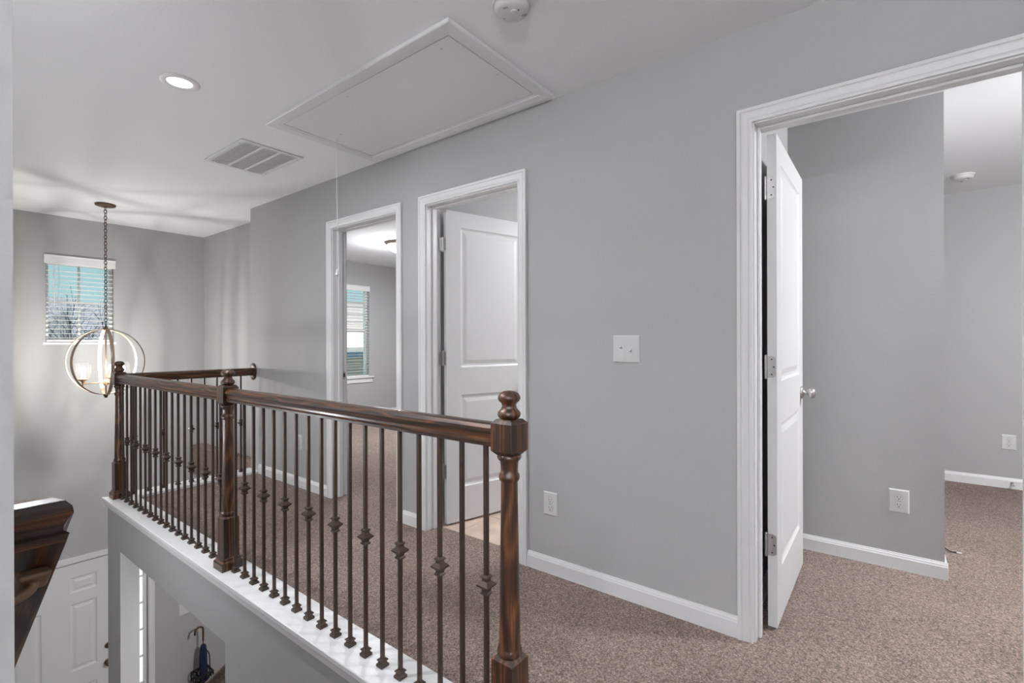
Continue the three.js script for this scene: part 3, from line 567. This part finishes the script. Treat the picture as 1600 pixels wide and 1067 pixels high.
{ // chandelier
  const cx = -5.535, cz = -1.233, cy = 1.015, R = 0.297;
  const t = thing('chandelier', 'bronze orb chandelier with glowing glass shades hanging in the foyer', 'chandelier', [cx, cy, cz]);
  part('canopy', lathe([[0, 1.382], [0.055, 1.382], [0.072, 1.388], [0.075, 1.397], [0.075, CE - cy - 0.0005]], 32), M.darkBronze, t);
  const link = (() => { const sh = []; for (let k = 0; k < 24; k++) { const a = k / 24 * Math.PI * 2; sh.push(V3(Math.cos(a) * 0.0105, Math.sin(a) * 0.0175 , 0)); } return new THREE.TubeGeometry(new THREE.CatmullRomCurve3(sh, true), 24, 0.0029, 6, true); })();
  const n = 37, top = 1.375, bot = 0.335;
  for (let k = 0; k < n; k++) { const m = part('chain_link', link, M.darkBronze, t, [0, top - 0.008 - (top - bot - 0.016) * k / (n - 1), 0]); m.rotation.y = (k % 2) * Math.PI / 2 + 0.3; }
  part('loop', new THREE.TorusGeometry(0.014, 0.003, 8, 20).translate(0, 0.322, 0), M.darkBronze, t);
  const view = Math.atan2(cx, cz); // direction away from the camera
  const band = r => { const g = lathe([[r - 0.003, -0.0125], [r, -0.0125], [r, 0.0125], [r - 0.003, 0.0125], [r - 0.003, -0.0125]], 72); g.rotateX(Math.PI / 2); return g; }; // plane of the ring: xy
  [-9, -69, -129].forEach((deg, i) => {
    const th = view - deg * Math.PI / 180; const ex = Math.sin(th), ez = Math.cos(th); // horizontal direction in the plane of the ring
    const m = part('ring', band(R - i * 0.0045), M.ringMetal, t); m.rotation.y = Math.atan2(-ez, ex);
  });
  part('stem', lathe([[0, R - 0.02], [0.012, R - 0.02], [0.016, R], [0.012, R + 0.012], [0.005, R + 0.02], [0, R + 0.02]], 16), M.darkBronze, t);
  part('column', lathe([[0.006, -R], [0.006, R - 0.01]], 12), M.darkBronze, t);
  part('hub', lathe([[0, -0.215], [0.012, -0.21], [0.022, -0.20], [0.022, -0.165], [0.012, -0.158], [0, -0.156]], 20), M.bronze, t);
  part('bottom_finial', lathe([[0, -R - 0.026], [0.010, -R - 0.022], [0.013, -R - 0.012], [0.018, -R - 0.002], [0.018, -R + 0.010], [0, -R + 0.012]], 16), M.darkBronze, t);
  for (const deg of [-105, 135, 15]) {
    const th = view - deg * Math.PI / 180, px = Math.sin(th) * 0.158, pz = Math.cos(th) * 0.158;
    const a = part('arm', tube([[0, -0.185, 0], [px * 0.5, -0.185, pz * 0.5], [px * 0.96, -0.185, pz * 0.96], [px, -0.172, pz]], 0.0055, 16, 8), M.bronze, t);
    const cup = lathe([[0, -0.205], [0.007, -0.20], [0.010, -0.185], [0.013, -0.165], [0.036, -0.150], [0.038, -0.142], [0.016, -0.140], [0.014, -0.105], [0, -0.105]], 24); cup.translate(px, 0, pz); part('socket', cup, M.bronze, a);
    const sh = lathe([[0.020, -0.138], [0.052, -0.138], [0.055, -0.132], [0.055, 0.0], [0.0515, 0.0], [0.0515, -0.130]], 28); sh.translate(px, 0, pz); part('glass_shade', sh, M.shade, a);
    const bl = lathe([[0, -0.105], [0.010, -0.103], [0.013, -0.09], [0.022, -0.072], [0.024, -0.058], [0.020, -0.043], [0.010, -0.034], [0, -0.032]], 20); bl.translate(px, 0, pz); part('bulb', bl, M.bulbGlow, a);
    const l = new THREE.PointLight(WARM, BULB, 0, 2); l.position.set(px, -0.062, pz); l.shadow.radius = 1; l.name = 'bulb_lamp'; t.add(l);
  }
}

// ---------------------------------------------------------------- plates on the walls
function plateGeo(w, h) { // bevelled plate on the xy plane, proud towards +z
  const o = (i, z) => [V3(-w / 2 + i, -h / 2 + i, z), V3(w / 2 - i, -h / 2 + i, z), V3(w / 2 - i, h / 2 - i, z), V3(-w / 2 + i, h / 2 - i, z)];
  const gs = [strip(o(0, 0), o(0, 0.0025), true, false), strip(o(0, 0.0025), o(0.0055, 0.0062), true, false)]; const r = o(0.0055, 0.0062);
  const f = new THREE.BufferGeometry().setFromPoints([r[0], r[1], r[2], r[0], r[2], r[3]]); f.computeVertexNormals(); f.setAttribute('uv', new THREE.BufferAttribute(new Float32Array(12), 2)); gs.push(f); return merge(gs);
}
const screwGeo = new THREE.SphereGeometry(0.0034, 10, 6).scale(1, 1, 0.35), slotGeo = (w, h) => new THREE.BoxGeometry(w, h, 0.0012);
const recShape = (() => { const s = new THREE.Shape(); const r = 0.0172, c = 0.0142; const a = Math.asin(c / r); s.absarc(0, 0, r, a * -1, a, false); s.absarc(0, 0, r, Math.PI - a, Math.PI + a, false); s.closePath(); return new THREE.ExtrudeGeometry(s, { depth: 0.0022, bevelEnabled: false, curveSegments: 12 }); })();
function outlet(label, pos, turn = 0) {
  const t = thing('wall_outlet', label, 'outlet', pos, turn, 'duplex wall outlets');
  part('plate', plateGeo(0.084, 0.12), M.plastic, t);
  for (const s of [-1, 1]) {
    const rim = part('receptacle', recShape.clone().translate(0, 0, 0.0056), M.plastic, t, [0, s * 0.0195, 0]);
    part('rim_groove', new THREE.TorusGeometry(0.0172, 0.0006, 4, 28).translate(0, 0, 0.0063), M.slot, rim);
    part('slot', slotGeo(0.0022, 0.0085), M.slot, rim, [-0.0064, 0.003, 0.0077]); part('slot', slotGeo(0.0022, 0.007), M.slot, rim, [0.0064, 0.003, 0.0077]);
    part('ground_hole', new THREE.CylinderGeometry(0.0026, 0.0026, 0.0012, 10).rotateX(Math.PI / 2), M.slot, rim, [0, -0.0075, 0.0077]);
  }
  part('screw', screwGeo, M.nickel, t, [0, 0, 0.0064]); return t;
}
outlet('white outlet low on the hall wall right of the near newel post', [-1.376, 0.355, ZW]);
outlet('white outlet low on the hall wall seen between the balusters', [-3.83, 0.365, ZW]);
outlet('white outlet on the vestibule wall behind the open right door', [0.034, 0.354, -3.23]);
outlet('white outlet on the far wall of the front room', [0.747, 0.368, -5.52]);
{
  const t = thing('light_switch', 'white double toggle switch plate in the middle of the hall wall', 'light switch', [-0.959, 1.15, ZW]);
  part('plate', plateGeo(0.13, 0.126), M.plastic, t);
  for (const [x, s] of [[-0.023, 1], [0.023, -1]]) {
    part('toggle_slot', slotGeo(0.0105, 0.024), M.plastic, t, [x, 0, 0.0062]);
    const g = rbx(-0.0042, 0.0042, -0.004, 0.004, 0, 0.017, 0.0018, 2); const m = part('toggle', g, M.plastic, t, [x, s * 0.003, 0.004]); m.rotation.x = -s * 0.5;
    for (const y of [-0.03, 0.03]) part('screw', screwGeo, M.plastic, t, [x, y, 0.0063]);
  }
}
{ // switch downstairs
  const t = thing('light_switch', 'white switch plate on the front wall right of the sidelight downstairs', 'light switch', [XF, -1.865, -2.13], Math.PI / 2);
  part('plate', plateGeo(0.115, 0.125), M.plastic, t);
  for (const x of [-0.023, 0.023]) { const m = part('toggle', rbx(-0.0042, 0.0042, -0.004, 0.004, 0, 0.015, 0.0018, 2), M.plastic, t, [x, 0.003, 0.004]); m.rotation.x = -0.5; }
}
{ // door stop on the far baseboard
  const t = thing('door_stop', 'small grey door stop on the far baseboard of the front room', 'door stop', [0.765, 0.045, -5.507]);
  const g = lathe([[0, 0], [0.011, 0], [0.011, 0.003], [0.0045, 0.006], [0.0045, 0.05]], 12); g.rotateX(Math.PI / 2); part('stem', g, M.nickel, t);
  const c = lathe([[0.0045, 0.048], [0.010, 0.05], [0.010, 0.064], [0, 0.067]], 12); c.rotateX(Math.PI / 2); part('rubber_tip', c, M.filter, t);
}
{ // loose cable end on the carpet
  const t = thing('coax_cable', 'dark cable end with white plug on the carpet beside the wall corner', 'cable', [0.23, 0.004, -3.66]);
  part('cable', tube([[-0.003, 0.03, -0.01], [0.012, 0.012, -0.006], [0.03, 0.003, 0], [0.06, 0.001, 0.0]], 0.0032, 18, 8), M.cable, t);
  const c = cyl(0.0048, 0.0048, 0.022, 12); c.rotateZ(Math.PI / 2); c.translate(0.07, 0.0012, 0); part('plug', c, M.plastic, t);
}

// ---------------------------------------------------------------- umbrella in its stand downstairs
{
  const ux = -6.24, uz = -2.25;
  const s = thing('umbrella_stand', 'black pierced metal umbrella stand against the front wall downstairs', 'umbrella stand', [ux, LOW, uz]);
  const w = 0.085, H = 0.47;
  for (const y of [0.004, H - 0.008]) part('rim', [bx(-w, w, y, y + 0.012, -w, -w + 0.006), bx(-w, w, y, y + 0.012, w - 0.006, w), bx(-w, -w + 0.006, y, y + 0.012, -w, w), bx(w - 0.006, w, y, y + 0.012, -w, w)], M.black, s);
  for (const [x, z] of [[-1, -1], [1, -1], [1, 1], [-1, 1]]) part('post', bx(x * w - 0.004, x * w + 0.004, 0, H, z * w - 0.004, z * w + 0.004), M.black, s);
  part('bottom', bx(-w, w, 0.002, 0.008, -w, w), M.black, s);
  for (let side = 0; side < 4; side++) { // scroll lattice
    const gs = []; for (let r = 0; r < 6; r++) for (let c = 0; c < 3; c++) { const g = new THREE.TorusGeometry(0.026, 0.0065, 5, 14); g.scale(1, 1.35, 0.5); g.translate(-w + 0.028 + c * 0.057, 0.05 + r * 0.074, w - 0.003); g.rotateY(side * Math.PI / 2); gs.push(g); }
    part('lattice_panel', gs, M.black, s);
  }
  const u = thing('umbrella', 'closed navy umbrella with curved brown handle in the black stand', 'umbrella', [ux - 0.0, LOW + 0.014, uz - 0.01]); u.rotation.set(0.0, 0, 0);
  const sh = (() => { const N = 40, P = [], k = 8; const ring = (y, r, tw) => Array.from({ length: N }, (_, i) => { const a = i / N * Math.PI * 2; const rr = r * (1 + 0.22 * Math.sin(a * k + tw)); return V3(Math.cos(a) * rr, y, Math.sin(a) * rr); }); const lv = [[0.03, 0.006], [0.10, 0.014], [0.30, 0.028], [0.50, 0.036], [0.64, 0.034], [0.74, 0.026], [0.76, 0.012]]; const gs = []; for (let i = 0; i + 1 < lv.length; i++) gs.push(strip(ring(lv[i][0], lv[i][1], i * 0.4), ring(lv[i + 1][0], lv[i + 1][1], (i + 1) * 0.4), true, false)); return merge(gs); })();
  part('canopy', sh, M.navy, u);
  part('tip', cyl(0.004, 0.003, 0.04, 8).translate(0, 0.02, 0), M.black, u);
  part('strap', tube([[0.02, 0.70, -0.02], [0.025, 0.64, -0.05], [0.022, 0.5, -0.06], [0.018, 0.36, -0.05]], 0.006, 16, 6), M.black, u);
  part('shaft', cyl(0.005, 0.005, 0.12, 8).translate(0, 0.79, 0), M.wood, u);
  const hp = [[0, 0.80, 0], [0, 0.90, 0]]; for (let k = 0; k <= 8; k++) { const a = k / 8 * Math.PI; hp.push([0, 0.93 + Math.sin(a) * 0.042, 0.042 - Math.cos(a) * 0.042]); } hp.push([0, 0.90, 0.084]);
  part('handle', tube(hp, 0.0105, 40, 10), M.wood, u, null, 'curved brown wooden handle');
}

// ---------------------------------------------------------------- outdoors
struct('ground', [bx(-90, -6.9, -3.6, -3.45, -70, 50)], M.lawn, 'pale winter lawn outside the windows', 'lawn');
struct('driveway', [bx(-22, -6.9, -3.45, -3.42, -7.0, 3.0)], M.concrete, 'pale concrete apron in front of the entrance', 'driveway');
function house(label, [x, z], o) { // front looks to +x
  const h = thing('neighbour_house', label, 'house', [x, -3.45, z]);
  const { w, d, eave, ridge, wall, hip = 1.5 } = o;
  part('walls', bx(-d, 0, 0, eave, -w / 2, w / 2), wall, h);
  const a = [V3(0.5, eave, -w / 2 - 0.5), V3(0.5, eave, w / 2 + 0.5), V3(-d - 0.5, eave, w / 2 + 0.5), V3(-d - 0.5, eave, -w / 2 - 0.5)], r0 = V3(-d / 2, ridge, -w / 2 + hip), r1 = V3(-d / 2, ridge, w / 2 - hip);
  const g = new THREE.BufferGeometry().setFromPoints([a[0], a[1], r1, a[0], r1, r0, a[1], a[2], r1, a[2], a[3], r0, a[2], r0, r1, a[3], a[0], r0, a[0], a[2], a[1], a[0], a[3], a[2]]); g.computeVertexNormals(); g.setAttribute('uv', new THREE.BufferAttribute(new Float32Array(48), 2));
  const rf = part('roof', metreUV(g), M.shingle, h);
  part('fascia', [bx(0.35, 0.52, eave - 0.22, eave + 0.01, -w / 2 - 0.5, w / 2 + 0.5)], M.siding, rf);
  for (const [zz, y0, ww, hh, m] of o.windows) { const p = part('window', bx(0.0, 0.06, y0 - 0.1, y0 + hh + 0.1, zz - ww / 2 - 0.1, zz + ww / 2 + 0.1), M.vinyl, h); part('pane', bx(0.05, 0.08, y0, y0 + hh, zz - ww / 2, zz + ww / 2), m || M.darkGlass, p); }
  if (o.porch) {
    const [p0, p1, py, pr] = o.porch;
    const b = [V3(0, pr, p0), V3(0, pr, p1), V3(2.4, py, p1 + 0.2), V3(2.4, py, p0 - 0.2)], c = b.map(v => v.clone().setY(v.y - 0.18));
    const pg = strip(b, c, true, true); const pf = part('porch_roof', metreUV(pg), M.shingle, h);
    for (const zz of [p0, (p0 + p1) / 2, p1]) part('porch_post', bx(2.0, 2.2, 0, py - 0.05, zz - 0.1, zz + 0.1), M.vinyl, pf);
  }
  return h;
}
house('pale house with grey hipped roof seen through the foyer window', [-37, -5.8], { w: 9.5, d: 9, eave: 6.0, ridge: 7.5, wall: M.siding, hip: 3.4, windows: [[-0.22, 5.0, 0.26, 0.72, M.teal], [-0.62, 5.0, 0.26, 0.72], [1.0, 5.0, 0.3, 0.72], [2.2, 5.0, 0.3, 0.72]], porch: [-1.7, -0.1, 4.55, 5.25] });
house('blue house gable at the right of the foyer window', [-26, -8.3], { w: 6.5, d: 8, eave: 4.6, ridge: 6.4, wall: M.blueSiding, hip: 0.4, windows: [[2.0, 3.3, 0.35, 0.8], [2.7, 3.3, 0.35, 0.8]] });
{ // bare tree
  const t = thing('bare_tree', 'leafless winter tree in front of the neighbouring houses', 'tree', [-16, -3.45, -3.9]);
  const br = []; let trunk;
  const grow = (p, d, len, r, depth) => {
    const q = p.clone().addScaledVector(d, len), mid = p.clone().lerp(q, 0.5).add(V3((rnd() - 0.5), (rnd() - 0.5), (rnd() - 0.5)).multiplyScalar(len * 0.08));
    const g = new THREE.TubeGeometry(new THREE.QuadraticBezierCurve3(p, mid, q), 4, r, 5, false); if (depth === 0) trunk = g; else br.push(g);
    if (depth < 5) { const n = depth === 0 ? 4 : 3; for (let i = 0; i < n; i++) { const e = d.clone().add(V3((rnd() - 0.5) * 1.5, (rnd() - 0.32) * 0.9, (rnd() - 0.5) * 1.5)).normalize(); grow(p.clone().lerp(q, 0.6 + 0.4 * rnd()), e, len * (0.62 + 0.2 * rnd()), r * 0.55, depth + 1); } }
  };
  grow(V3(0, 0, 0), V3(0, 1, 0), 2.6, 0.075, 0);
  part('trunk', trunk, M.bark, t); part('branches', br, M.bark, t);
}
{ // building beyond the bedroom window
  const h = thing('neighbour_cottage', 'pale sided cottage with blue shaded porch beyond the bedroom window', 'house', [-17, -3.45, -11.5]);
  part('walls', bx(-6, 0, 0, 6.2, -6, 3.2), M.blueSiding, h);
  for (let i = 0; i < 22; i++) part('siding_board', rbx(0, 0.03 + 0.012 * (i % 2), 2.9 + i * 0.15, 2.9 + i * 0.15 + 0.14, -6, 3.2, 0.004, 1), M.siding, h);
  for (const z of [-4, -1.0, 0.35, 2.6]) part('porch_post', bx(2.2, 2.45, 0, 3.9, z - 0.13, z + 0.13), M.blueSiding, h);
  part('porch_beam', bx(2.15, 2.5, 4.1, 4.45, -6, 3.2), M.blueSiding, h);
  part('porch_roof', metreUV(strip([V3(0, 5.1, -6), V3(0, 5.1, 3.2), V3(2.8, 4.45, 3.2), V3(2.8, 4.45, -6)], [V3(0, 4.9, -6), V3(0, 4.9, 3.2), V3(2.8, 4.3, 3.2), V3(2.8, 4.3, -6)])), M.siding, h);
  part('retaining_wall', bx(5.0, 5.3, 0, 2.2, -6, 3.2), M.brick, h);
  const s = thing('hedge', 'low green hedge beyond the bedroom window', 'hedge', [-12.6, -1.25, -9.2]);
  const gs = []; for (let i = 0; i < 40; i++) { const g = new THREE.IcosahedronGeometry(0.22 + rnd() * 0.16, 1); g.translate((rnd() - 0.5) * 0.5, rnd() * 0.35, (i / 40 - 0.5) * 5); gs.push(g); } part('foliage', gs, M.leaf, s);
}

scene.traverse(o => { if (o.isMesh) { o.castShadow = true; o.receiveShadow = true; } if (o.isPointLight || o.isDirectionalLight) o.castShadow = true; });
renderer.render(scene, camera);
